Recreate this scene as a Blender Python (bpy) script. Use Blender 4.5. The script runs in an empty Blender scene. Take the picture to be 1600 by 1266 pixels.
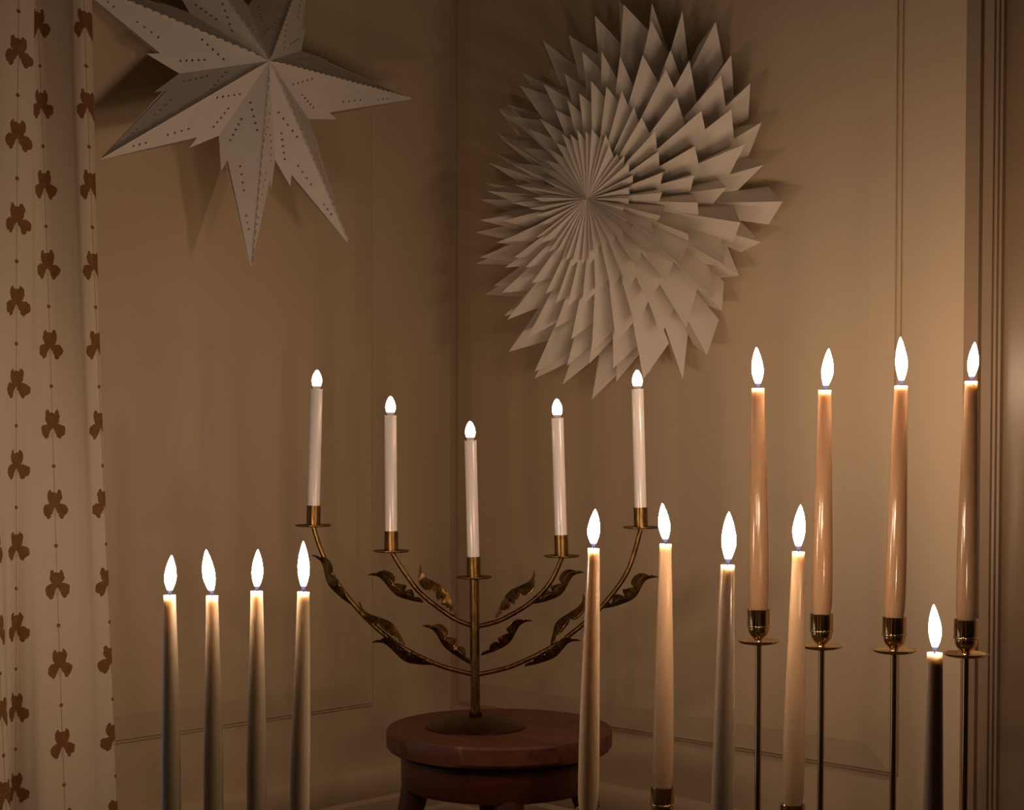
import bpy, bmesh, math, random
from mathutils import Vector, Matrix, geometry

sc = bpy.context.scene
C = sc.collection
PI = math.pi
rnd = random.Random(11)

# ------------------------------------------------------------------ camera, world, exposure
FPX, W0, H0 = 2530.0, 1600.0, 1266.0
HORIZON = 690.0                         # eye level in the frame
PITCH = math.radians(2.0)               # looking slightly down
PPY = HORIZON + FPX * math.tan(PITCH)
DCOR = 2.80                             # distance to the corner of the room
CAMZ = 0.70
FWD = Vector((-1, 1, 0)).normalized()
RGT = Vector((1, 1, 0)).normalized()
UP = Vector((0, 0, 1))
FC = (FWD * math.cos(PITCH) - UP * math.sin(PITCH))
UC = (UP * math.cos(PITCH) + FWD * math.sin(PITCH))
CAM = -DCOR * FWD - (703 - 800) / FPX * DCOR * RGT + Vector((0, 0, CAMZ))

cd = bpy.data.cameras.new('camera')
cam = bpy.data.objects.new('camera', cd)
C.objects.link(cam)
cd.sensor_fit = 'HORIZONTAL'; cd.sensor_width = 36.0
cd.lens = FPX / W0 * 36.0
cd.shift_y = (PPY - H0 / 2) / W0
cd.clip_start = 0.05
m3 = Matrix((RGT, UC, -FC)).transposed()
cam.matrix_world = Matrix.Translation(CAM) @ m3.to_4x4()
sc.camera = cam

world = bpy.data.worlds.new('dusk'); sc.world = world
world.use_nodes = True
bg = world.node_tree.nodes['Background']
bg.inputs[0].default_value = (0.55, 0.66, 0.76, 1)     # dim dusk sky outside the window
bg.inputs[1].default_value = 0.8

vs = sc.view_settings
vs.view_transform = 'Standard'; vs.look = 'None'
vs.exposure = 0.0; vs.gamma = 1.0; vs.use_curve_mapping = False
sc.cycles.use_denoising = True
sc.cycles.max_bounces = 6; sc.cycles.diffuse_bounces = 3; sc.cycles.glossy_bounces = 3; sc.cycles.transparent_max_bounces = 6
sc.cycles.sample_clamp_indirect = 6.0
sc.cycles.use_light_tree = False
sc.cycles.caustics_reflective = False
sc.cycles.caustics_refractive = False

FLAME_COL = (1.0, 0.68, 0.46); FLAME_STRENGTH = 155.0
BULB_COL = (1.0, 0.68, 0.46); BULB_STRENGTH = 32.0

# ------------------------------------------------------------------ geometry helpers
def ray(px, py):
    return FC + RGT * ((px - 800) / FPX) + UC * (-(py - PPY) / FPX)
def P(px, py, d):
    """point of the place seen at a picture position, d metres away along the floor"""
    r = ray(px, py)
    return CAM + r * (d / r.dot(FWD))
def on_left(px, py, off=0.0):           # on the plane x = off
    r = ray(px, py); return CAM + r * ((off - CAM.x) / r.x)
def on_right(px, py, off=0.0):          # on the plane y = -off
    r = ray(px, py); return CAM + r * ((-off - CAM.y) / r.y)
def PXM(d): return d / FPX              # metres per pixel at distance d

WLOC = {}
def tag(o, label=None, cat=None, group=None, kind=None):
    if label: o['label'] = label
    if cat: o['category'] = cat
    if group: o['group'] = group
    if kind: o['kind'] = kind
    return o
def empty(name, loc, parent=None):
    o = bpy.data.objects.new(name, None); C.objects.link(o)
    o.empty_display_size = 0.05
    base = WLOC[parent.name] if parent else Vector((0, 0, 0))
    o.location = Vector(loc) - base
    if parent: o.parent = parent
    WLOC[o.name] = Vector(loc)
    return o
def mobj(name, verts, faces, mat, parent=None, smooth=False, uv=None, origin=None, auto=None):
    """one mesh object; verts are given in world space"""
    org = Vector(origin) if origin is not None else (WLOC[parent.name] if parent else Vector((0, 0, 0)))
    me = bpy.data.meshes.new(name)
    me.from_pydata([tuple(Vector(v) - org) for v in verts], [], faces)
    if uv is not None:
        l = me.uv_layers.new(name='UVMap')
        for lp in me.loops: l.data[lp.index].uv = uv[lp.vertex_index]
    bm = bmesh.new(); bm.from_mesh(me)
    bmesh.ops.recalc_face_normals(bm, faces=bm.faces)
    bm.to_mesh(me); bm.free()
    if smooth:
        for p in me.polygons: p.use_smooth = True
        if auto is not None:
            me.set_sharp_from_angle(angle=math.radians(auto))
    me.materials.append(mat)
    o = bpy.data.objects.new(name, me); C.objects.link(o)
    if parent:
        o.parent = parent; o.location = org - WLOC[parent.name]
    else:
        o.location = org
    WLOC[o.name] = org
    return o
class MB:
    def __init__(s): s.v = []; s.f = []
    def add(s, v, f):
        n = len(s.v); s.v += [Vector(p) for p in v]; s.f += [tuple(i + n for i in q) for q in f]
    def box(s, a, b):
        x0, y0, z0 = a; x1, y1, z1 = b
        s.add([(x0,y0,z0),(x1,y0,z0),(x1,y1,z0),(x0,y1,z0),(x0,y0,z1),(x1,y0,z1),(x1,y1,z1),(x0,y1,z1)],
              [(3,2,1,0),(4,5,6,7),(0,1,5,4),(1,2,6,5),(2,3,7,6),(3,0,4,7)])
    def lathe(s, prof, org, axis=UP, seg=32, caps=True):
        axis = Vector(axis).normalized(); org = Vector(org)
        t = Vector((1, 0, 0)) if abs(axis.x) < .9 else Vector((0, 1, 0))
        u = axis.cross(t).normalized(); w = axis.cross(u)
        v = []; f = []
        for r, h in prof:
            for k in range(seg):
                a = 2 * PI * k / seg
                v.append(org + axis * h + (u * math.cos(a) + w * math.sin(a)) * max(r, 1e-5))
        for i in range(len(prof) - 1):
            for k in range(seg):
                a, b = i * seg + k, i * seg + (k + 1) % seg
                f.append((a, b, b + seg, a + seg))
        if caps:
            f.append(tuple(range(seg))[::-1]); n = (len(prof) - 1) * seg
            f.append(tuple(n + k for k in range(seg)))
        s.add(v, f)
    def tube(s, pts, rad, seg=12):
        pts = [Vector(p) for p in pts]; n = len(pts)
        rad = rad if isinstance(rad, (list, tuple)) else [rad] * n
        d0 = (pts[1] - pts[0]).normalized()
        t = Vector((0, 0, 1)) if abs(d0.z) < .8 else Vector((1, 0, 0))
        u = d0.cross(t).normalized(); v = []; f = []
        for i, p in enumerate(pts):
            d = (pts[min(i + 1, n - 1)] - pts[max(i - 1, 0)]).normalized()
            u = (u - d * u.dot(d)).normalized(); w = d.cross(u)
            for k in range(seg):
                a = 2 * PI * k / seg
                v.append(p + (u * math.cos(a) + w * math.sin(a)) * rad[i])
        for i in range(n - 1):
            for k in range(seg):
                a, b = i * seg + k, i * seg + (k + 1) % seg
                f.append((a, b, b + seg, a + seg))
        f.append(tuple(range(seg))[::-1]); f.append(tuple((n - 1) * seg + k for k in range(seg)))
        s.add(v, f)
    def extrude(s, prof, p0, p1, eu, ev):
        """closed profile (u, v) swept from p0 to p1"""
        p0 = Vector(p0); p1 = Vector(p1); n = len(prof)
        v = [p0 + eu * a + ev * b for a, b in prof] + [p1 + eu * a + ev * b for a, b in prof]
        f = [(i, (i + 1) % n, n + (i + 1) % n, n + i) for i in range(n)]
        f += [tuple(range(n))[::-1], tuple(range(n, 2 * n))]
        s.add(v, f)
    def build(s, name, mat, parent=None, smooth=False, **k):
        return mobj(name, s.v, s.f, mat, parent, smooth, **k)
def catmull(pts, sub=8):
    out = []; n = len(pts)
    for i in range(n - 1):
        p0, p1, p2, p3 = pts[max(i - 1, 0)], pts[i], pts[i + 1], pts[min(i + 2, n - 1)]
        for k in range(sub):
            t = k / sub
            out.append(tuple(0.5 * (2 * b + (c - a) * t + (2 * a - 5 * b + 4 * c - e) * t * t + (3 * b - a - 3 * c + e) * t ** 3)
                             for a, b, c, e in zip(p0, p1, p2, p3)))
    out.append(tuple(pts[-1])); return out
def lerp_table(tab, x):
    for (a, va), (b, vb) in zip(tab, tab[1:]):
        if x <= b: return va + (vb - va) * (x - a) / (b - a)
    return tab[-1][1]

# ------------------------------------------------------------------ materials
def new_mat(name):
    m = bpy.data.materials.new(name); m.use_nodes = True
    nt = m.node_tree
    return m, nt, nt.nodes['Principled BSDF']
def nd(nt, t, **k):
    n = nt.nodes.new(t)
    for a, b in k.items(): setattr(n, a, b)
    return n
def mth(nt, op, a, b=None, c=None):
    n = nt.nodes.new('ShaderNodeMath'); n.operation = op
    for i, x in enumerate((a, b, c)):
        if x is None: continue
        if isinstance(x, (int, float)): n.inputs[i].default_value = x
        else: nt.links.new(x, n.inputs[i])
    return n.outputs[0]
def noise_mix(nt, bsdf, c1, c2, scale, stretch=(1, 1, 1), detail=4, coord='Object'):
    tc = nd(nt, 'ShaderNodeTexCoord'); mp = nd(nt, 'ShaderNodeMapping')
    mp.inputs['Scale'].default_value = stretch
    nt.links.new(tc.outputs[coord], mp.inputs[0])
    no = nd(nt, 'ShaderNodeTexNoise'); no.inputs['Scale'].default_value = scale; no.inputs['Detail'].default_value = detail
    nt.links.new(mp.outputs[0], no.inputs['Vector'])
    rp = nd(nt, 'ShaderNodeValToRGB')
    rp.color_ramp.elements[0].position = .3; rp.color_ramp.elements[1].position = .7
    rp.color_ramp.elements[0].color = (*c1, 1); rp.color_ramp.elements[1].color = (*c2, 1)
    nt.links.new(no.outputs[0], rp.inputs[0]); nt.links.new(rp.outputs[0], bsdf.inputs['Base Color'])
    return no
def bump(nt, bsdf, src, strength=.2, dist=.001):
    b = nd(nt, 'ShaderNodeBump'); b.inputs['Strength'].default_value = strength; b.inputs['Distance'].default_value = dist
    nt.links.new(src, b.inputs['Height']); nt.links.new(b.outputs[0], bsdf.inputs['Normal'])
def paint(name, col, rough=.5, var=.03):
    m, nt, b = new_mat(name)
    c1 = tuple(x * (1 - var) for x in col); c2 = tuple(min(1, x * (1 + var)) for x in col)
    no = noise_mix(nt, b, c1, c2, 6, (1, 1, .12))
    b.inputs['Roughness'].default_value = rough
    n2 = nd(nt, 'ShaderNodeTexNoise'); n2.inputs['Scale'].default_value = 60
    mp = nd(nt, 'ShaderNodeMapping'); mp.inputs['Scale'].default_value = (1, 1, .05)
    tc = nd(nt, 'ShaderNodeTexCoord'); nt.links.new(tc.outputs['Object'], mp.inputs[0]); nt.links.new(mp.outputs[0], n2.inputs['Vector'])
    bump(nt, b, n2.outputs[0], .25, .0015)
    return m
def metal(name, c1, c2, rough, scale=120, stretch=(1, 1, 1), bs=0):
    m, nt, b = new_mat(name)
    no = noise_mix(nt, b, c1, c2, scale, stretch)
    b.inputs['Metallic'].default_value = 1; b.inputs['Roughness'].default_value = rough
    if bs: bump(nt, b, no.outputs[0], bs, .0008)
    return m
def wax(name, col, sss=.9, rough=.13):
    m, nt, b = new_mat(name)
    noise_mix(nt, b, tuple(x * .96 for x in col), tuple(min(1, x * 1.04) for x in col), 25, (1, 1, .3))
    b.inputs['Subsurface Weight'].default_value = sss
    b.inputs['Subsurface Radius'].default_value = (1.0, .84, .66)
    b.inputs['Subsurface Scale'].default_value = .022
    b.inputs['Roughness'].default_value = rough
    b.inputs['IOR'].default_value = 1.45
    return m
def paper(name, col, trans=.18):
    m, nt, b = new_mat(name)
    noise_mix(nt, b, tuple(x * .97 for x in col), col, 40)
    b.inputs['Roughness'].default_value = .75
    tr = nd(nt, 'ShaderNodeBsdfTranslucent'); tr.inputs[0].default_value = (col[0], col[1] * .93, col[2] * .85, 1)
    mx = nd(nt, 'ShaderNodeMixShader'); mx.inputs[0].default_value = trans
    out = nt.nodes['Material Output']
    nt.links.new(b.outputs[0], mx.inputs[1]); nt.links.new(tr.outputs[0], mx.inputs[2]); nt.links.new(mx.outputs[0], out.inputs[0])
    return m
def wood(name, c1, c2, rough=.4, rot=0):
    m, nt, b = new_mat(name)
    tc = nd(nt, 'ShaderNodeTexCoord'); mp = nd(nt, 'ShaderNodeMapping')
    mp.inputs['Rotation'].default_value = (0, 0, rot); mp.inputs['Scale'].default_value = (2, 26, 26)
    nt.links.new(tc.outputs['Object'], mp.inputs[0])
    no = nd(nt, 'ShaderNodeTexNoise'); no.inputs['Scale'].default_value = 3; no.inputs['Detail'].default_value = 8; no.inputs['Distortion'].default_value = .6
    nt.links.new(mp.outputs[0], no.inputs['Vector'])
    rp = nd(nt, 'ShaderNodeValToRGB')
    rp.color_ramp.elements[0].position = .3; rp.color_ramp.elements[1].position = .72
    rp.color_ramp.elements[0].color = (*c1, 1); rp.color_ramp.elements[1].color = (*c2, 1)
    nt.links.new(no.outputs[0], rp.inputs[0]); nt.links.new(rp.outputs[0], b.inputs['Base Color'])
    b.inputs['Roughness'].default_value = rough
    bump(nt, b, no.outputs[0], .2, .0008)
    return m
def flame_mat():
    m, nt, b = new_mat('flame'); nt.nodes.remove(b)
    tc = nd(nt, 'ShaderNodeTexCoord'); sp = nd(nt, 'ShaderNodeSeparateXYZ')
    nt.links.new(tc.outputs['Generated'], sp.inputs[0])
    rc = nd(nt, 'ShaderNodeValToRGB'); e = rc.color_ramp.elements
    e[0].position = .07; e[0].color = (.30, .32, .80, 1); e[1].position = .15; e[1].color = (*FLAME_COL, 1)
    rs = nd(nt, 'ShaderNodeValToRGB'); e = rs.color_ramp.elements
    e[0].position = .09; e[0].color = (.006, .006, .006, 1); e[1].position = .18; e[1].color = (1, 1, 1, 1)
    ro = nd(nt, 'ShaderNodeValToRGB'); e = ro.color_ramp.elements
    e[0].position = .0; e[0].color = (.25, .25, .25, 1); e[1].position = .2; e[1].color = (1, 1, 1, 1)
    for r in (rc, rs, ro): nt.links.new(sp.outputs[2], r.inputs[0])
    em = nd(nt, 'ShaderNodeEmission'); nt.links.new(rc.outputs[0], em.inputs[0])
    nt.links.new(mth(nt, 'MULTIPLY', rs.outputs[0], FLAME_STRENGTH), em.inputs[1])
    tr = nd(nt, 'ShaderNodeBsdfTransparent'); mx = nd(nt, 'ShaderNodeMixShader')
    nt.links.new(ro.outputs[0], mx.inputs[0]); nt.links.new(tr.outputs[0], mx.inputs[1]); nt.links.new(em.outputs[0], mx.inputs[2])
    nt.links.new(mx.outputs[0], nt.nodes['Material Output'].inputs[0])
    return m
def bulb_mat():
    m, nt, b = new_mat('lit_bulb_glass'); nt.nodes.remove(b)
    tc = nd(nt, 'ShaderNodeTexCoord'); sp = nd(nt, 'ShaderNodeSeparateXYZ')
    nt.links.new(tc.outputs['Generated'], sp.inputs[0])
    rs = nd(nt, 'ShaderNodeValToRGB'); cr = rs.color_ramp
    cr.elements[0].position = .05; cr.elements[0].color = (.008, .008, .008, 1)
    cr.elements[1].position = .30; cr.elements[1].color = (1, 1, 1, 1)
    for p, v in ((.2, .012), (.86, 1), (.97, .02)):
        el = cr.elements.new(p); el.color = (v, v, v, 1)
    nt.links.new(sp.outputs[2], rs.inputs[0])
    em = nd(nt, 'ShaderNodeEmission'); em.inputs[0].default_value = (*BULB_COL, 1)
    nt.links.new(mth(nt, 'MULTIPLY', rs.outputs[0], BULB_STRENGTH), em.inputs[1])
    nt.links.new(em.outputs[0], nt.nodes['Material Output'].inputs[0])
    return m
def glass_mat():
    m, nt, b = new_mat('window_glass'); nt.nodes.remove(b)
    tr = nd(nt, 'ShaderNodeBsdfTransparent'); gl = nd(nt, 'ShaderNodeBsdfGlossy'); gl.inputs['Roughness'].default_value = .02
    mx = nd(nt, 'ShaderNodeMixShader'); mx.inputs[0].default_value = .08
    nt.links.new(tr.outputs[0], mx.inputs[1]); nt.links.new(gl.outputs[0], mx.inputs[2]); nt.links.new(mx.outputs[0], nt.nodes['Material Output'].inputs[0])
    return m

M = dict(
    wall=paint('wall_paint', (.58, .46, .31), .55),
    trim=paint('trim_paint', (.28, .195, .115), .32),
    ceil=paint('ceiling_paint', (.7, .67, .6), .8),
    floor=wood('floor_wood', (.10, .055, .028), (.17, .10, .05), .4),
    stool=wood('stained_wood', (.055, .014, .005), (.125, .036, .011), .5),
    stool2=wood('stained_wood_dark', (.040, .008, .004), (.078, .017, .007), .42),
    antique=metal('antique_brass', (.085, .045, .014), (.27, .16, .055), .36, 300, (1, 1, .25), .3),
    bronze=metal('dark_bronze', (.07, .032, .012), (.13, .062, .024), .42, 90), brass=metal('polished_brass', (.66, .48, .25), (.72, .54, .30), .06, 20),
    plastic=None, flame=flame_mat(), bulb=bulb_mat(), glass=glass_mat(),
    paper=paper('star_paper', (.84, .80, .75)),
    paper2=paper('rosette_paper', (.92, .87, .79), .24),
    tan=wax('tan_wax', (.39, .25, .14)), tan2=wax('brown_tan_wax', (.34, .225, .13)),
    beige=wax('beige_wax', (.49, .355, .22)),
    sand=wax('sand_wax', (.50, .40, .27)),
    sage=wax('grey_green_wax', (.50, .43, .31), .9, .35),
    taupe=wax('taupe_wax', (.38, .32, .24), .9, .16),
    umber=wax('umber_wax', (.24, .19, .14), .8, .4),
)
m, nt, b = new_mat('glossy_white_plastic'); b.inputs['Base Color'].default_value = (.84, .78, .75, 1); b.inputs['Roughness'].default_value = .18
b.inputs['Subsurface Weight'].default_value = .1; b.inputs['Subsurface Scale'].default_value = .004
M['plastic'] = m
m, nt, b = new_mat('charred_wick'); b.inputs['Base Color'].default_value = (.02, .015, .012, 1); b.inputs['Roughness'].default_value = .9
M['wick'] = m

# ------------------------------------------------------------------ the room
RS, CH = 6.0, 2.6
mb = MB(); mb.box((-.15, -RS - .1, -.1), (RS + .1, .15, 0)); tag(mb.build('floor', M['floor']), 'brown wooden floor of the room', 'floor', kind='structure')
mb = MB(); mb.box((-.15, -RS - .1, CH), (RS + .1, .15, CH + .1)); tag(mb.build('ceiling', M['ceil']), 'off-white ceiling above the corner', 'ceiling', kind='structure')
WY0, WY1, WZ0, WZ1 = -1.95, -1.05, .10, 2.05
mb = MB()
for a, bb in (((-.12, -RS, 0), (0, WY0, CH)), ((-.12, WY1, 0), (0, .12, CH)), ((-.12, WY0, 0), (0, WY1, WZ0)), ((-.12, WY0, WZ1), (0, WY1, CH))):
    mb.box(a, bb)
wall_left = tag(mb.build('wall_left', M['wall']), 'warm off-white panelled wall behind curtain and seven-pointed star', 'wall', kind='structure')
mb = MB(); mb.box((0, 0, 0), (RS, .12, CH))
wall_right = tag(mb.build('wall_right', M['wall']), 'warm off-white panelled wall behind the pleated rosette', 'wall', kind='structure')
mb = MB(); mb.box((RS, -RS, 0), (RS + .1, .12, CH)); tag(mb.build('wall_back', M['wall']), 'plain wall on the far side of the room', 'wall', kind='structure')
mb = MB(); mb.box((0, -RS - .1, 0), (RS, -RS, CH)); tag(mb.build('wall_front', M['wall']), 'plain wall behind the viewer', 'wall', kind='structure')
# window beyond the curtain: frame, muntins and panes
wr = empty('window_1', (-.06, (WY0 + WY1) / 2, WZ0)); tag(wr, 'white casement window beside the curtain', 'window', kind='structure')
mb = MB(); fw = .05
mb.box((-.09, WY0, WZ0), (-.03, WY0 + fw, WZ1)); mb.box((-.09, WY1 - fw, WZ0), (-.03, WY1, WZ1))
mb.box((-.09, WY0, WZ0), (-.03, WY1, WZ0 + fw)); mb.box((-.09, WY0, WZ1 - fw), (-.03, WY1, WZ1))
ym = (WY0 + WY1) / 2; mb.box((-.085, ym - .03, WZ0), (-.035, ym + .03, WZ1))
for k in (1, 2):
    z = WZ0 + (WZ1 - WZ0) * k / 3; mb.box((-.08, WY0, z - .015), (-.04, WY1, z + .015))
mb.build('frame', M['wall'], wr)
for a, c in ((WY0 + fw, ym - .03), (ym + .03, WY1 - fw)):
    for k in range(3):
        z0 = WZ0 + (WZ1 - WZ0) * k / 3 + (fw if k == 0 else .015); z1 = WZ0 + (WZ1 - WZ0) * (k + 1) / 3 - (fw if k == 2 else .015)
        mb = MB(); mb.box((-.062, a, z0), (-.058, c, z1)); mb.build('pane', M['glass'], wr)

# raised wall panels with beaded mouldings (children of the walls)
def wall_panel(wall, a0, a1, z0, z1, place):
    """place(a, z, o): a along the wall, o out of the wall"""
    # stepped edge, then a bevelled border up to the raised field
    steps = [(0, 0), (0, .004), (.005, .0045), (.0055, .009), (.010, .0095), (.042, .0145)]
    v = []; f = []
    for ins, o in steps:
        v += [place(a, z, o) for a, z in ((a0 + ins, z0 + ins), (a1 - ins, z0 + ins), (a1 - ins, z1 - ins), (a0 + ins, z1 - ins))]
    for q in range(len(steps) - 1):
        for k in range(4): f.append((q * 4 + k, q * 4 + (k + 1) % 4, q * 4 + 4 + (k + 1) % 4, q * 4 + 4 + k))
    m_ = 4 * (len(steps) - 1)
    mobj('panel_moulding', v, f, M['wall'], wall)
    mobj('raised_panel', v[m_:m_ + 4], [(0, 1, 2, 3)], M['wall'], wall)
zl = on_left(400, 1129).z; zr = on_right(1180, 1176).z
pl = lambda a, z, o: Vector((o, -a, z))
pr = lambda a, z, o: Vector((a, -o, z))
wall_panel(wall_left, -on_left(579.5, 900).y, .93, zl, 2.0, pl)
wall_panel(wall_right, on_right(719, 900).x, on_right(1409, 500).x, zr, 2.0, pr)
zb = .5 * (on_left(400, 1222).z + on_right(1052, 1253).z)
bprof = [(0, 0), (.022, 0), (.022, zb - .088), (.017, zb - .082), (.019, zb - .076), (.019, zb - .056), (.013, zb - .050), (.015, zb - .046), (.015, zb - .012), (.010, zb - .003), (.004, zb), (0, zb)]
CX0 = on_right(1505, 600, .03).x        # where the door casing starts
mb = MB(); mb.extrude(bprof, (0, 0, 0), (0, -RS, 0), Vector((1, 0, 0)), UP)
tag(mb.build('baseboard_left', M['wall'], smooth=True, auto=35), 'moulded off-white baseboard below the star wall', 'baseboard', kind='structure')
mb = MB(); mb.extrude(bprof, (0.022, 0, 0), (CX0, 0, 0), Vector((0, -1, 0)), UP)
tag(mb.build('baseboard_right', M['wall'], smooth=True, auto=35), 'moulded off-white baseboard below the rosette wall', 'baseboard', kind='structure')
# door casing at the edge of the view: fluted profile
cp = [(0, 0), (0, .030), (.020, .030), (.0215, .024), (.0245, .024), (.026, .031), (.040, .033), (.0415, .029), (.043, .033), (.0465, .033),
      (.048, .029), (.0495, .033), (.053, .033), (.0545, .028), (.060, .024), (.072, .021), (.088, .017), (.100, .012), (.104, .016), (.125, .016), (.125, 0)]
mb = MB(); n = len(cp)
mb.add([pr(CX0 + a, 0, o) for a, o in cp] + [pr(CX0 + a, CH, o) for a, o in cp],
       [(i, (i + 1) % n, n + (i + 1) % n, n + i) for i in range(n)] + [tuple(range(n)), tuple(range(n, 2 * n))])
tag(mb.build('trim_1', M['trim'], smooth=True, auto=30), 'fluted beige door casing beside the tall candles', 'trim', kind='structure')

# ------------------------------------------------------------------ curtain
def curtain():
    tab = [  # fabric column, x at top, bulge at top (mm), x at bottom, bulge at bottom
        (-2.0, -92, 0, -78, 0), (-1.6, -66, -22, -42, 22), (-1.25, -52, -25, -14, 26), (-1.0, -40, -16, 5, 22), (-.86, -27, 2, 12, 12), (-.62, -8, 18, 9, -12),
        (-.3, 13, 25, 7, -24), (0, 37, 20, 17, -18), (.17, 52, 10, 30, -6), (.27, 60, -2, 41, 2), (.5, 56, -24, 58, 13),
        (.75, 53, -38, 77, 14), (1.0, 66, -38, 97, 8), (1.2, 81, -28, 112, 4), (1.42, 101, -13, 128, 1), (1.6, 115, -1, 142, 2),
        (1.78, 124, 8, 157, 6), (2.0, 138, 12, 177, 2), (2.12, 150, -4, 171, -14), (2.35, 147, -20, 160, -24)]
    v = []; f = []; uv = []
    rows = 44; ztop, zbot = 2.16, .03
    cu = catmull([tuple(map(float, r)) for r in tab], 7)
    n = len(cu)
    for j in range(rows + 1):
        z = zbot + (ztop - zbot) * j / rows
        # picture row of this height at the curtain's distance
        py = HORIZON + (CAMZ - z) / 2.07 * FPX
        t = min(1.15, max(-.2, py / H0))
        for s, xt, bt, xb, bb in cu:
            x = xt + (xb - xt) * t + 1.2 * math.sin(z * 5 + s * 3); bl = bt + (bb - bt) * t + 2 * math.sin(z * 4 + s * 2.2)
            d = 2.06 + .11 * x / 176 - bl * .001
            lat = (x - 800) / FPX * d
            v.append(CAM + FWD * d + RGT * lat + UP * (z - CAMZ)); uv.append((s, z))
    for j in range(rows):
        for i in range(n - 1):
            a = j * n + i; f.append((a, a + 1, a + n + 1, a + n))
    za = P(37, 75, 2.04).z; zb_ = P(28, 600, 2.04).z; per = (za - zb_) / 4
    m, nt, b = new_mat('printed_linen')
    tc = nd(nt, 'ShaderNodeTexCoord'); sp = nd(nt, 'ShaderNodeSeparateXYZ'); nt.links.new(tc.outputs['UV'], sp.inputs[0])
    U0, V0 = sp.outputs[0], sp.outputs[1]
    col = mth(nt, 'ROUND', U0)
    no = nd(nt, 'ShaderNodeTexNoise'); no.inputs['Scale'].default_value = 130; no.inputs['Detail'].default_value = 2
    cx = nd(nt, 'ShaderNodeCombineXYZ'); nt.links.new(mth(nt, 'MULTIPLY', U0, .1), cx.inputs[0]); nt.links.new(V0, cx.inputs[1])
    nt.links.new(cx.outputs[0], no.inputs['Vector'])
    sn = nd(nt, 'ShaderNodeSeparateColor'); nt.links.new(no.outputs['Color'], sn.inputs[0])
    wob = lambda o: mth(nt, 'MULTIPLY', mth(nt, 'SUBTRACT', o, .5), 5.0)
    u0 = mth(nt, 'MULTIPLY', mth(nt, 'SUBTRACT', U0, col), 74.0)
    ph = mth(nt, 'MULTIPLY', mth(nt, 'MINIMUM', mth(nt, 'MAXIMUM', col, 0.0), 1.0), .5)
    vv = mth(nt, 'ADD', mth(nt, 'DIVIDE', mth(nt, 'SUBTRACT', V0, za), per), ph)
    v0 = mth(nt, 'MULTIPLY', mth(nt, 'SUBTRACT', vv, mth(nt, 'ROUND', vv)), per * 1000)
    u = mth(nt, 'ADD', u0, wob(sn.outputs[0])); w = mth(nt, 'ADD', v0, wob(sn.outputs[1]))
    au = mth(nt, 'ABSOLUTE', u)
    def ell(uu, ww, cu_, cw_, a, bb_, ang=0):
        du = mth(nt, 'SUBTRACT', uu, cu_); dw = mth(nt, 'SUBTRACT', ww, cw_)
        c, s = math.cos(ang), math.sin(ang)
        p = mth(nt, 'ADD', mth(nt, 'MULTIPLY', du, c / a), mth(nt, 'MULTIPLY', dw, s / a))
        q = mth(nt, 'ADD', mth(nt, 'MULTIPLY', du, -s / bb_), mth(nt, 'MULTIPLY', dw, c / bb_))
        return mth(nt, 'ADD', mth(nt, 'MULTIPLY', p, p), mth(nt, 'MULTIPLY', q, q))
    shapes = [(0, 8.5, 10.0, 9.5, 0), (0, 1, 5, 9, 0), (7.4, 14, 3.4, 7.5, .15), (10.8, -5.5, 7.5, 8.5, .4), (14.0, -5, 4.6, 6.0, 0), (9.6, -12, 3.6, 5, .2)]
    d = None
    for cu_, cw_, a, bb_, ang in shapes:
        e = ell(au, w, cu_, cw_, a, bb_, ang); d = e if d is None else mth(nt, 'MINIMUM', d, e)
    d = mth(nt, 'MINIMUM', d, ell(u0, mth(nt, 'SUBTRACT', mth(nt, 'ABSOLUTE', v0), per * 500), 0, 0, 2.9, 2.6))
    line = mth(nt, 'LESS_THAN', mth(nt, 'ABSOLUTE', u0), .55)
    mask = mth(nt, 'LESS_THAN', d, 1.0)
    tongue = mth(nt, 'LESS_THAN', ell(u, w, 0, -9, 2.6, 6.5), 1.0)
    rp = nd(nt, 'ShaderNodeMix', data_type='RGBA'); rp.inputs['A'].default_value = (.17, .075, .022, 1); rp.inputs['B'].default_value = (.30, .15, .05, 1)
    n3 = nd(nt, 'ShaderNodeTexNoise'); n3.inputs['Scale'].default_value = 90; nt.links.new(cx.outputs[0], n3.inputs['Vector']); nt.links.new(n3.outputs[0], rp.inputs['Factor'])
    linen = (.72, .62, .48, 1)
    k1 = nd(nt, 'ShaderNodeMix', data_type='RGBA'); k1.inputs['A'].default_value = linen; k1.inputs['B'].default_value = (.32, .21, .12, 1); nt.links.new(mth(nt, 'MULTIPLY', line, .8), k1.inputs['Factor'])
    k2 = nd(nt, 'ShaderNodeMix', data_type='RGBA'); nt.links.new(k1.outputs['Result'], k2.inputs['A']); nt.links.new(rp.outputs['Result'], k2.inputs['B']); nt.links.new(mask, k2.inputs['Factor'])
    k3 = nd(nt, 'ShaderNodeMix', data_type='RGBA'); nt.links.new(k2.outputs['Result'], k3.inputs['A']); k3.inputs['B'].default_value = (.58, .48, .36, 1); nt.links.new(tongue, k3.inputs['Factor'])
    nt.links.new(k3.outputs['Result'], b.inputs['Base Color']); b.inputs['Roughness'].default_value = .85
    wv = nd(nt, 'ShaderNodeTexNoise'); wv.inputs['Scale'].default_value = 1; wv.inputs['Detail'].default_value = 2
    c2 = nd(nt, 'ShaderNodeCombineXYZ'); nt.links.new(mth(nt, 'MULTIPLY', U0, 25), c2.inputs[0]); nt.links.new(mth(nt, 'MULTIPLY', V0, 900), c2.inputs[1]); nt.links.new(c2.outputs[0], wv.inputs['Vector'])
    bump(nt, b, wv.outputs[0], .35, .0006)
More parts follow.
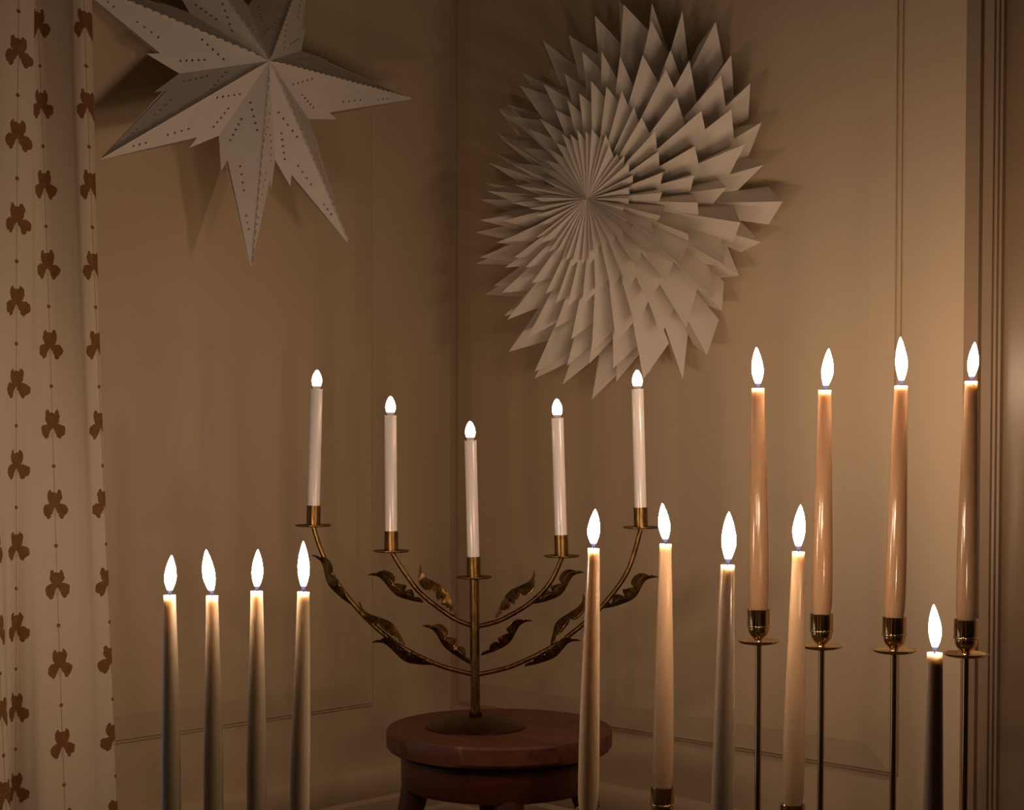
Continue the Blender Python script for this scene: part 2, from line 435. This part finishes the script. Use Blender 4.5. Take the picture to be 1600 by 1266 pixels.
    tr = nd(nt, 'ShaderNodeBsdfTranslucent'); nt.links.new(k3.outputs['Result'], tr.inputs[0])
    mx = nd(nt, 'ShaderNodeMixShader'); mx.inputs[0].default_value = .2
    nt.links.new(b.outputs[0], mx.inputs[1]); nt.links.new(tr.outputs[0], mx.inputs[2]); nt.links.new(mx.outputs[0], nt.nodes['Material Output'].inputs[0])
    o = mobj('curtain', v, f, m, None, True, uv=uv, origin=v[n // 2])
    tag(o, 'off-white linen curtain printed with brown iris flowers in columns', 'curtain')
    top = [v[rows * n + i] for i in range(n)]
    a = sum(top, Vector()) / n
    rd = empty('curtain_rod', (a.x, a.y, ztop + .02)); tag(rd, 'brass curtain rod above the printed curtain', 'curtain rod')
    mb = MB(); mb.tube([(a.x, -.38, ztop + .012), (a.x, -2.2, ztop + .012)], .012); mb.build('rod', M['antique'], rd, True)
    for y in (-.42, -2.15):
        mb = MB(); mb.tube([(0, y, ztop + .012), (a.x, y, ztop + .012)], .006); mb.build('bracket', M['antique'], rd, True)
curtain()

# ------------------------------------------------------------------ seven-pointed paper star on the left
def paper_star():
    n0, pit = Vector((1, -.0231, 0)), .2028
    nrm = (n0.normalized() * math.cos(pit) + UP * math.sin(pit)).normalized()
    eu = UP.cross(nrm).normalized(); ev = nrm.cross(eu)
    K = DCOR / 2.7; cen = CAM + (Vector((-1.9049, 1.3662, .5083))) * K
    def unp(px, py, h=0):
        r = ray(px, py); c = cen + nrm * h
        return CAM + r * ((c - CAM).dot(nrm) / r.dot(nrm))
    H = .0664 * K; apex = unp(421, 95, H)
    tips = [unp(*t) for t in ((155, 250), (392, 418), (545, 382), (645, 155), (484, -79), (232, -170), (101, -39))]
    vals = [unp(*t, .0104 * K) for t in ((342, 212), (430, 250), (482, 186), (471, 79))]
    th = 3.6582
    for i in (4.5,):
        a = th + i * 2 * PI / 7; vals.append(cen + .115 * K * (math.cos(a) * eu + math.sin(a) * ev) + nrm * .0104 * K)
    vals.append(unp(296, 20, .0104 * K)); vals.append(unp(280, 115, .0104 * K))
    backp = cen - nrm * .045
    root = empty('paper_star', cen - nrm * .045)
    tag(root, 'white seven-pointed folded paper star with punched holes on panelled wall', 'star')
    def facet(tip, val, mirror, pattern):
        """flat facet apex-tip-valley with a barb near the valley and punched holes"""
        e1 = (tip - apex); L = e1.length; e1 = e1 / L
        w = val - apex; a = w.dot(e1); e2 = w - e1 * a; b = e2.length; e2 = e2 / b
        V2 = Vector((a, b)); T2 = Vector((L, 0)); d = (T2 - V2); dl = d.length; dn = d / dl; out = Vector((-dn.y, dn.x))
        if out.y < 0: out = -out
        i0 = V2 + d * .19 - out * .004; bt = V2 + d * .26 + out * .009
        outer = [Vector((0, 0)), T2, i0, bt, V2]
        holes = []
        def row(p, q, k):
            for t in range(k):
                holes.append(Vector(p).lerp(Vector(q), t / max(1, k - 1)))
        yk = b / (.188 * L); pt = lambda s, y: Vector((s * L, y * L * yk))
        sx = (a / L) / .418
        row(pt(.228 * sx, .066), pt(.364 * sx, .026), 5); row(pt(.319 * sx, .098), pt(.433 * sx, .138), 5)
        row(pt(.523, .085), pt(.635, .060), 4); row(pt(.755, .040), pt(.818, .024), 3)
        vv = list(outer); ed = [(i, (i + 1) % 5) for i in range(5)]
        for h in holes:
            s = len(vv); rr = .0018
            for k in range(8): vv.append(h + Vector((math.cos(k * PI / 4), math.sin(k * PI / 4))) * rr)
            ed += [(s + k, s + (k + 1) % 8) for k in range(8)]
        r = geometry.delaunay_2d_cdt(vv, ed, [], 1, 1e-6)
        def solid(t):
            c = sum((r[0][q] for q in t), Vector((0, 0))) / 3
            return all((c - h).length > .0015 for h in holes)
        return [apex + e1 * p.x + e2 * p.y for p in r[0]], [tuple(x) for x in r[2] if solid(x)]
    for i in range(7):
        tip, v0, v1 = tips[i], vals[i - 1], vals[i]
        mb = MB()
        mb.add(*facet(tip, v0, False, i % 2)); mb.add(*facet(tip, v1, True, (i + 1) % 2))
        part = mb.build('star_point', M['paper'], root)
        # glued ridge with a scalloped edge
        d = tip - apex; L = d.length; d = d / L; side = (nrm - d * nrm.dot(d)).normalized()
        v = []; f = []; k = int(L / .0125)
        for j in range(k * 4 + 1):
            s = .03 * L + (.95 * L) * j / (k * 4); ph = (j % 4) / 4
            hgt = .005 * math.sqrt(max(0.02, math.sin(PI * ph))) * (1 if s > .06 * L else .5)
            v += [apex + d * s - side * .001, apex + d * s + side * hgt]
            if j: f.append((2 * j - 2, 2 * j, 2 * j + 1, 2 * j - 1))
        mobj('scalloped_edge', v, f, M['paper'], part)
        # back shell of the point
        mobj('back_fold', [backp, tip, v0, v1], [(0, 1, 2), (0, 3, 1)], M['paper'], part)
    top = tips[4].lerp(tips[5], .5); ct = cen - nrm * .02 + UP * .1
    mb = MB(); mb.tube([cen - nrm * .044, Vector((cen.x - .03, cen.y, cen.z + .35)), Vector((cen.x - .03, cen.y, CH))], .0012, 6); mb.build('hanging_cord', M['wall'], root)
paper_star()

# ------------------------------------------------------------------ pleated paper rosette on the right wall
def rosette():
    qx = on_right(1003, 320).x; zc = on_right(975, 318, .05).z
    root = empty('pleated_paper_star', (qx, 0, zc))
    tag(root, 'large cream pleated paper rosette with layered pointed folds on wall', 'paper star')
    KS = DCOR / 2.95; ctr = lambda t: Vector((qx, -t, zc))
    def pos(r, a, t): return Vector((qx + r * math.cos(a), -t, zc + r * math.sin(a)))
    layers = [(.042, .304, 31, .016, .1), (.074, .282, 31, .024, .17), (.100, .230, 32, .024, .05), (.119, .170, 34, .019, .3), (.131, .105, 40, .010, .2)]
    for li, (t, R, N, A, ph) in enumerate(layers):
        lay = empty('paper_layer', ctr(t * KS), root)
        va = [ph + 2 * PI * (i - .5 + rnd.uniform(-.10, .10)) / N for i in range(N)]; va.append(va[0] + 2 * PI)
        lob = rnd.uniform(0, 6)
        RR = [R * (1 + .035 * math.sin(7 * va[i] + lob) + rnd.uniform(-.09, .05)) for i in range(N)]
        sk = [rnd.uniform(-.004, .006) for i in range(N + 1)]; sk[N] = sk[0]
        for i in range(N):
            a0, a1 = va[i], va[i + 1]; ar = a0 + (a1 - a0) * rnd.uniform(.42, .60)
            rt = RR[i]; rl = rt * rnd.uniform(.74, .86); rr = rt * rnd.uniform(.74, .86)
            v = []; f = []
            rings = (.008, .25, .5, .75, 1.0)
            for s in rings:
                for a, rmax, sg, kk in ((a0, rl, -1, sk[i]), (ar, rt, 1, sk[i] + .002), (a1, rr, -1, sk[i + 1])):
                    r = rmax * s if s == 1.0 else .72 * rt * s
                    g = r / R
                    v.append(pos(r, a, t + sg * A * g ** .8 + kk * g * g + .006 * g))
            for j in range(len(rings) - 1):
                b = j * 3; f += [(b, b + 1, b + 4, b + 3), (b + 1, b + 2, b + 5, b + 4)]
            mobj('folded_point', [ctr(0) + (p - ctr(0)) * KS for p in v], f, M['paper2'], lay)
    mb = MB(); mb.lathe([(.018, 0), (.018, .118)], ctr(0), Vector((0, -1, 0)), 20); mb.build('core', M['paper2'], root)
rosette()

# ------------------------------------------------------------------ stool
SD = 2.1; ST = P(780, 1136, SD); TZ = ST.z; SRAD = 177 * PXM(SD)
def stool():
    root = empty('stool', (ST.x, ST.y, 0)); tag(root, 'small round dark-red wooden stool under the brass candelabrum', 'stool')
    cx, cy = ST.x, ST.y; th = .026
    # three boards, their joints running across the view
    for lo, hi in ((-1.0, -.33), (-.33, .22), (.22, 1.0)):
        g = .0007; pts = []
        a = lo * SRAD + (g if lo > -1 else 0); b = hi * SRAD - (g if hi < 1 else 0)
        n = 40; left = []; right = []
        for k in range(n + 1):
            w = SRAD * math.sin(math.asin(max(-1, a / SRAD)) + (math.asin(min(1, b / SRAD)) - math.asin(max(-1, a / SRAD))) * k / n); h = math.sqrt(max(0, SRAD ** 2 - w * w))
            left.append((-h, w)); right.append((h, w))
        loop = left + right[::-1]
        cl = []
        for p in loop:
            if not cl or (Vector(p) - Vector(cl[-1])).length > 1e-5: cl.append(p)
        if (Vector(cl[0]) - Vector(cl[-1])).length < 1e-5: cl.pop()
        ca = math.radians(6); ex = RGT * math.cos(ca) + FWD * math.sin(ca); ey = FWD * math.cos(ca) - RGT * math.sin(ca)
        v = []; m_ = len(cl)
        for ins, z in ((.003, TZ - th), (0, TZ - th + .004), (0, TZ - .003), (.0025, TZ)):
            for p in cl:
                r = math.hypot(*p); k = 1 - ins / SRAD if r > SRAD * .985 else 1
                v.append(Vector((cx, cy, z)) + ex * p[0] * k + ey * p[1] * (k if r > SRAD * .985 and abs(p[1]) > .9 * SRAD else 1))
        f = []
        for q in range(3):
            for k in range(m_): f.append((q * m_ + k, q * m_ + (k + 1) % m_, (q + 1) * m_ + (k + 1) % m_, (q + 1) * m_ + k))
        f += [tuple(range(m_))[::-1], tuple(range(3 * m_, 4 * m_))]
        mobj('board', v, f, M['stool'], root, True, auto=30)
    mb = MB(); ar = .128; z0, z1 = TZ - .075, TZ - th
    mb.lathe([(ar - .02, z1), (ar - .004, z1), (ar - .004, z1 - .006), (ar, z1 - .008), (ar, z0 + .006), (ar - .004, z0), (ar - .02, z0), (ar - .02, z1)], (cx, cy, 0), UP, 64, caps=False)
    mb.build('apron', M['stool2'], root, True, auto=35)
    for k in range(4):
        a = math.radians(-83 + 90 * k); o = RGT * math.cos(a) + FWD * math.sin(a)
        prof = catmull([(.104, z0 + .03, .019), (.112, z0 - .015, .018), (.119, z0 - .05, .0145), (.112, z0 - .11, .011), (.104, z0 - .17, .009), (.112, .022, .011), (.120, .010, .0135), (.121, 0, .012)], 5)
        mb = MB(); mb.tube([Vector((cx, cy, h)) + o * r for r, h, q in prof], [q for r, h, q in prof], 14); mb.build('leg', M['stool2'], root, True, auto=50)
stool()

# ------------------------------------------------------------------ brass candelabrum with electric candles
MD = 2.1
def candelabrum():
    k = PXM(MD); Z = TZ
    bc = P(743, 1128, MD); bc.z = Z
    root = empty('candelabrum', bc); tag(root, 'antique brass five-armed candelabrum with acanthus leaves on wooden stool', 'candelabrum')
    Q = lambda x, y, o=0.0: P(x, y, MD) - FWD * o
    mb = MB(); r = 78 * k
    mb.lathe([(r, 0), (r, .0018), (r * .97, .003), (r * .8, .0075), (r * .55, .0115), (r * .3, .014), (r * .12, .0148), (.0085, .016), (.0085, .020), (0, .020)], bc, UP, 48); mb.build('base', M['bronze'], root, True, auto=40)
    mb = MB(); top = Q(741, 903); mb.tube([bc + UP * .014, bc.lerp(top, .5), top], .0062, 20); mb.build('stem', M['antique'], root, True, auto=50)
    arms = [[(740, 1054), (706, 1046), (672.5, 1034), (618, 1005), (568, 962), (525, 908), (502, 861), (490, 824)],
            [(740, 979), (716, 970), (696, 958), (657, 927), (630, 892), (613, 864)],
            [(746, 979), (768, 974), (789, 966), (827.5, 943), (858.5, 912), (878, 872)],
            [(746, 1054), (776, 1048), (808, 1038), (866, 1009), (913, 974), (951.5, 935), (982.5, 888.5), (1001, 828)]]
    for a in arms:
        pts = [Q(*p) for p in catmull(a, 6)]
        mb = MB(); mb.tube(pts, .0031, 12); mb.build('arm', M['antique'], root, True, auto=50)
    # cups, drip pans: (x, y of pan, y of cup top)
    cups = [(489.5, 822, 790), (611.5, 862, 830), (740.5, 903, 870), (877.5, 870, 836), (1001.5, 825, 793)]
    tops = [(494, 610), (610.5, 651), (736, 690), (872, 655), (997, 610)]
    names = ['outermost arm nearest the curtain', 'inner arm nearest the curtain', 'short central stem', 'inner arm nearest the tan candles', 'outermost arm nearest the tan candles']
    for (x, yp, yc), (tx, ty), nm in zip(cups, tops, names):
        b0 = Q(x, yp); c1 = Q(x, yc); t1 = Q(tx, ty)
        ax = (t1 - c1).normalized(); hgt = (c1 - b0).length
        pr_ = 28.5 * k; cr = 10.9 * k
        mb = MB(); mb.lathe([(.001, -.0006), (pr_ * .9, -.0006), (pr_, .0008), (pr_, .0016), (pr_ * .9, .0006), (.001, .0006)], b0, UP, 40); mb.build('drip_pan', M['antique'], root, True, auto=40)
        mb = MB(); mb.lathe([(cr, 0), (cr, hgt), (cr - .0008, hgt), (cr - .0008, .003), (0.0005, .003)], b0, ax, 28); mb.build('cup', M['antique'], root, True, auto=40)
        # electric candle
        base = b0 + ax * .0035; L = (t1 - base).length
        cr2 = cr - .0011
        th = empty('electric_candle', base); tag(th, 'white electric candle with lit flame bulb on ' + nm, 'electric candle', 'electric candles on the brass candelabrum')
        rt = 9.4 * k
        mb = MB(); mb.lathe([(cr2, 0), (cr2, hgt), (rt, L - .0012), (rt * .97, L), (rt * .7, L), (rt * .68, L - .003), (0, L - .003)], base, ax, 32); mb.build('candle_tube', M['plastic'], th, True, auto=40)
        mb = MB(); mb.lathe([(rt * .7, 0), (rt * 1.04, 0), (rt * 1.04, .0014), (rt * .7, .0014)], base + ax * L, ax, 28); mb.build('collar', M['plastic'], th, True, auto=40)
        bl = 31 * k; br = 8.0 * k
        prof = [(.58, -.05), (.62, .0), (.70, .10), (.86, .22), (.98, .36), (1, .44), (.93, .58), (.76, .72), (.52, .85), (.27, .95), (.12, .99), (.02, 1.02)]
        mb = MB(); mb.lathe([(a * br, h * bl + .001) for a, h in catmull(prof, 2)], base + ax * L, ax, 14); mb.build('bulb', M['bulb'], th, True)
    # acanthus leaves: base, mid of spine, tip, curl toward lobes
    leaves = [((547, 944), (512, 911), (487, 867), (1, -.6)), ((633, 1008), (609, 972), (561.5, 940), (-1, .9)), ((677, 1039), (631, 1032), (581, 1004), (.1, -1)),
              ((661, 942), (617, 929), (574, 899), (.5, -1)), ((712, 962), (693, 918), (657, 881.5), (-1, .6)), ((737, 1040), (694, 1011), (659.5, 978), (.7, -1)),
              ((774, 965), (796, 924), (835, 890), (.8, 1)), ((832, 944), (878, 928), (914, 895), (-.5, -1)), ((752, 1024), (796, 1004), (832, 969.4), (-.6, -1)),
              ((860, 1008), (872, 970), (912, 928), (1, .5)), ((820, 1041), (868, 1026), (908, 1001), (-.2, -1)), ((942, 951), (992, 934), (1029, 902), (-.5, -1))]
    for li, (b, mid, tip, ld) in enumerate(leaves):
        B, Mi, T = Vector(b), Vector(mid), Vector(tip); ch = T - B; Lc = ch.length; cn = ch / Lc
        lb = Vector(ld); lb = (lb - cn * lb.dot(cn)).normalized()
        off = (Mi - B) - cn * (Mi - B).dot(cn)
        near = B + ch * .80 + lb * (.05 * Lc)
        sp = catmull([tuple(B), tuple(B + ch * .22 + off * .75), tuple(Mi), tuple(near), tuple(T)], 16)
        n = len(sp); v = []; f = []; J = 10
        wmax = .25 * Lc
        sgn = 1 if li % 2 == 0 else -1
        for i, p in enumerate(sp):
            t = i / (n - 1)
            env = lerp_table([(0, .06), (.12, .30), (.3, .72), (.5, 1.0), (.66, .92), (.78, .62), (.86, .30), (1, .0)], t)
            lobe = abs(math.sin(PI * (t * 4.6 + .12))) ** .45 if t < .86 else .5
            wd = wmax * env * (.38 + .62 * lobe)
            q = Vector(sp[min(i + 1, n - 1)]) - Vector(sp[max(i - 1, 0)]); q.normalize()
            nr = Vector((-q.y, q.x)); nr = nr if nr.dot(lb) > 0 else -nr
            for j in range(J + 1):
                s = -1 + 2 * j / J; a = abs(s)
                ruff = math.sin(t * 29 + (1 if s > 0 else 2.2)) * .2 * a * a
                lat = wd * (a ** .8) * (.92 if s * sgn > 0 else .62) * (1 - .1 * a)
                dep = wd * (s * .75 + ruff)
                pp = Vector(p) + nr * lat + q * (-.25 * wd * a * a)
                v.append(Q(pp.x, pp.y, .002 * sgn + dep * k))
        for i in range(n - 1):
            for j in range(J):
                a = i * (J + 1) + j; f.append((a, a + 1, a + J + 2, a + J + 1))
        o = mobj('leaf', v, f, M['antique'], root, True, auto=60)
        sm = o.modifiers.new('thickness', 'SOLIDIFY'); sm.thickness = .0006; sm.offset = 0
candelabrum()

# ------------------------------------------------------------------ candlesticks and taper candles
def candlestick(top, rcup, label, group, panr=32.9, R=.036):
    """top: centre of the cup's rim; stands on the floor"""
    root = empty('candlestick', (top.x, top.y, 0)); tag(root, label, 'candlestick', group)
    s = rcup / 17.7; z = top.z; c = Vector((top.x, top.y, 0))
    mb = MB()
    mb.lathe([(17.7 * s, z), (18 * s, z - .6 * s), (17.7 * s, z - 1.4 * s), (17.6 * s, z - 24.5 * s), (15.2 * s, z - 24.5 * s), (15.2 * s, z - .6 * s), (17 * s, z)][::-1] + [(17.7 * s, z)], c, UP, 40, caps=False)
    mb.lathe([(.0005, z - 22.5 * s), (15.3 * s, z - 22.5 * s), (15.3 * s, z - 24.5 * s), (.0005, z - 24.5 * s)], c, UP, 40, caps=False)
    cup = mb.build('cup', M['brass'], root, True, auto=40)
    mb = MB(); mb.lathe([(16 * s, z - 24.4 * s), (18.2 * s, z - 25 * s), (18.9 * s, z - 26.5 * s), (18.2 * s, z - 28 * s), (16.2 * s, z - 28.6 * s)], c, UP, 40); mb.build('bead_ring', M['brass'], root, True, auto=60)
    mb = MB(); mb.lathe([(16.2 * s, z - 28.4 * s), (16.4 * s, z - 31 * s), (15.6 * s, z - 36 * s), (13.6 * s, z - 40.5 * s), (10 * s, z - 44.5 * s), (7.2 * s, z - 47 * s), (6.2 * s, z - 49 * s), (6.8 * s, z - 51.4 * s), (8.5 * s, z - 53 * s)], c, UP, 40); mb.build('bowl', M['brass'], root, True, auto=60)
    mb = MB(); mb.lathe([(8.4 * s, z - 52.2 * s), (panr * .6 * s, z - 52.4 * s), (panr * .85 * s, z - 51 * s), (panr * .97 * s, z - 48.6 * s), (panr * s, z - 48.9 * s), (panr * .99 * s, z - 50.4 * s), (panr * .85 * s, z - 53.6 * s), (panr * .58 * s, z - 55.4 * s), (5 * s, z - 55.6 * s)], c, UP, 48); mb.build('drip_pan', M['brass'], root, True, auto=50)
    zz = z - 55.4 * s
    mb = MB(); mb.lathe([(5.1 * s, zz), (5.1 * s, .02), (7 * s, .016), (7 * s, .0125)], c, UP, 24); mb.build('stem', M['brass'], root, True, auto=50)
    mb = MB(); mb.lathe([(.004, .0135), (R * .35, .0125), (R * .75, .008), (R * .95, .0045), (R, .003), (R, 0), (.001, 0)], c, UP, 48); mb.build('base', M['brass'], root, True, auto=50)
    return s
def candle(bot, top, d, wtop, wmax, ftip, fbase, fw, mat, label, group, sink=.0165, seed=0):
    """bot/top: picture positions of the visible wax; real size follows from the distance d"""
    k = PXM(d); b = P(*bot, d); t = P(*top, d); ax = (t - b).normalized()
    lo = b - ax * sink; L = (t - lo).length
    root = empty('taper_candle', lo); tag(root, label, 'candle', group)
    r0, r1 = wmax * k / 2, wtop * k / 2
    prof = [(r0 * .80, 0), (r0 * .88, .002), (r0 * .88, sink + .002), (r0 * .93, sink + .006), (r0 * .99, sink + .014), (r0, sink + .03), (r0 * .995, sink + .06)]
    m = 14
    for i in range(1, m + 1):
        q = i / m; h = sink + .06 + (L - .0025 - sink - .06) * q
        prof.append((r0 * .995 + (r1 - r0 * .995) * (q ** 1.15), h))
    prof += [(r1 * 1.015, L - .0014), (r1 * .97, L), (r1 * .86, L - .0006), (r1 * .74, L - .0030), (r1 * .5, L - .0048), (r1 * .2, L - .0052), (0, L - .0052)]
    rr = random.Random(seed); ph = rr.uniform(0, 6)
    mb = MB(); mb.lathe(prof, lo, ax, 32)
    seg = 32
    for i, (r, h) in enumerate(prof):       # hand-dipped waver
        if h > sink + .01 and h < L - .01:
            dx = (RGT * math.sin(h * 26 + ph) + FWD * math.cos(h * 19 + ph)) * .0002
            for q in range(seg): mb.v[i * seg + q] += dx
    mb.build('wax', mat, root, True, auto=50)
    f0 = P(*fbase, d); f1 = P(*ftip, d)
    wb = lo + ax * (L - .0055)
    bend = (f1 - f0); bend.z = 0
    mb = MB(); mb.tube([wb, wb + ax * .007, wb + ax * .011 + bend * .05, wb + ax * .014 + bend * .12], [.0008, .0008, .0007, .0005], 6); mb.build('wick', M['wick'], root, True)
    fp = catmull([(.18, 0), (.34, .05), (.46, .10), (.62, .17), (.88, .29), (1, .42), (.96, .54), (.80, .68), (.56, .81), (.30, .92), (.12, .975), (.01, 1)], 2)
    w0 = wb + ax * .0068; H = f1 - w0; lean = Vector((H.x, H.y, 0)); side = rr.uniform(-1, 1)
    mb = MB(); v = []; fc = []; sg = 12
    for a, h in fp:
        c = w0 + UP * (H.z * h) + lean * (h ** .8) + RGT * (side * .0016 * math.sin(PI * h) * (1 - h))
        for q in range(sg):
            an = 2 * PI * q / sg; v.append(c + (RGT * math.cos(an) + FWD * math.sin(an)) * (a * fw * k / 2))
    for i in range(len(fp) - 1):
        for q in range(sg):
            x, y = i * sg + q, i * sg + (q + 1) % sg; fc.append((x, y, y + sg, x + sg))
    fc += [tuple(range(sg))[::-1], tuple((len(fp) - 1) * sg + q for q in range(sg))]
    mobj('flame', v, fc, M['flame'], root, True)

ROW = 'tan candles in tall brass candlesticks'
FRONT = 'lit tapers standing before the tall candlesticks'
LEFT = 'grey-green tapers beside the curtain'
# (bottom, top, distance, top width, base width, flame tip, flame base, flame width, wax, label, group)
CANDLES = [
 ((1185.5, 952), (1184.5, 607), 1.85, 19.5, 31, (1182, 543), (1185, 607), 18, 'tan', 'tan taper candle in the tall brass candlestick nearest the candelabrum', ROW),
 ((1284, 959), (1289, 610), 1.81, 20, 31.5, (1295, 545), (1289, 610), 18, 'tan', 'tan taper candle in the second tall candlestick from the candelabrum', ROW),
 ((1397.5, 964), (1408, 603), 1.776, 20.5, 32.5, (1407, 527), (1408, 603), 18.5, 'tan', 'tan taper candle in the tall candlestick third from the candelabrum', ROW),
 ((1510, 968), (1517.5, 596), 1.745, 20, 33.5, (1523, 535), (1518, 596), 17, 'tan2', 'brownish taper candle in the tall candlestick against the door casing', ROW),
 ((918.5, 1263), (927.5, 857), 1.56, 18.5, 33, (930, 796), (926, 857), 19, 'sand', 'greyish beige lit taper overlapping the edge of the wooden stool', FRONT),
 ((1035.5, 1229), (1040, 850), 1.67, 18.5, 33, (1035, 787), (1040, 850), 18, 'beige', 'beige lit taper between the stool and the taupe taper', FRONT),
 ((1128, 1292), (1137, 883), 1.55, 22, 35, (1139, 800), (1137, 883), 22.5, 'taupe', 'taupe lit taper overlapping none, just before the first tall candlestick', FRONT),
 ((1238.5, 1256), (1247.5, 862), 1.61, 19.5, 34, (1251, 789), (1248, 862), 19.5, 'beige', 'tan lit taper standing between the first two tall candlesticks', FRONT),
 ((1456, 1440), (1460.5, 1020), 1.45, 24, 34, (1459, 945), (1461, 1020), 20, 'umber', 'dark brown lit taper, lowest flame, before the door casing', FRONT),
 ((268, 1290), (265, 930), 1.66, 18.5, 31, (268, 868), (266, 930), 18.5, 'sage', 'grey-green lit taper closest to the printed curtain', LEFT),
 ((334, 1291), (331.5, 931), 1.66, 18.5, 31, (322, 859), (331, 931), 19.5, 'sage', 'grey-green lit taper second from the curtain', LEFT),
 ((401, 1285), (401, 924), 1.66, 19, 31, (403, 859), (401, 924), 17.5, 'sage', 'grey-green lit taper third from the curtain', LEFT),
 ((468, 1286), (474, 925), 1.66, 19, 31, (474, 846), (474, 925), 18, 'sage', 'grey-green lit taper under the outermost candelabrum arm', LEFT),
]
CANDLES[6] = CANDLES[6][:9] + ('taupe lit taper beside the tall candlestick nearest the candelabrum', FRONT)
HOLD = ['tall polished brass candlestick nearest the candelabrum', 'tall polished brass candlestick second from the candelabrum', 'tall polished brass candlestick third from the candelabrum',
        'tall polished brass candlestick against the door casing', 'brass candlestick under the greyish beige taper by the stool', 'brass candlestick under the beige taper, cup rim in view',
        'brass candlestick under the taupe taper', 'brass candlestick under the tan taper between tall candlesticks', 'brass candlestick under the dark brown taper',
        'brass candlestick under the taper closest to the curtain', 'brass candlestick under the second taper from the curtain', 'brass candlestick under the third taper from the curtain', 'brass candlestick under the taper below the candelabrum arm']
for i, (bt, tp, d, w1, w0, ft, fb, fw, mt, lab, grp) in enumerate(CANDLES):
    rim = P(*bt, d)
    s = candlestick(rim, 17.7 * PXM(1.85) * (w0 * PXM(d)) / (31 * PXM(1.85)), HOLD[i], 'polished brass candlesticks', *((25, .0185) if i > 8 else ()))
    candle(bt, tp, d, w1, w0, ft, fb, fw, M[mt], lab, grp, sink=22.3 * s, seed=i)
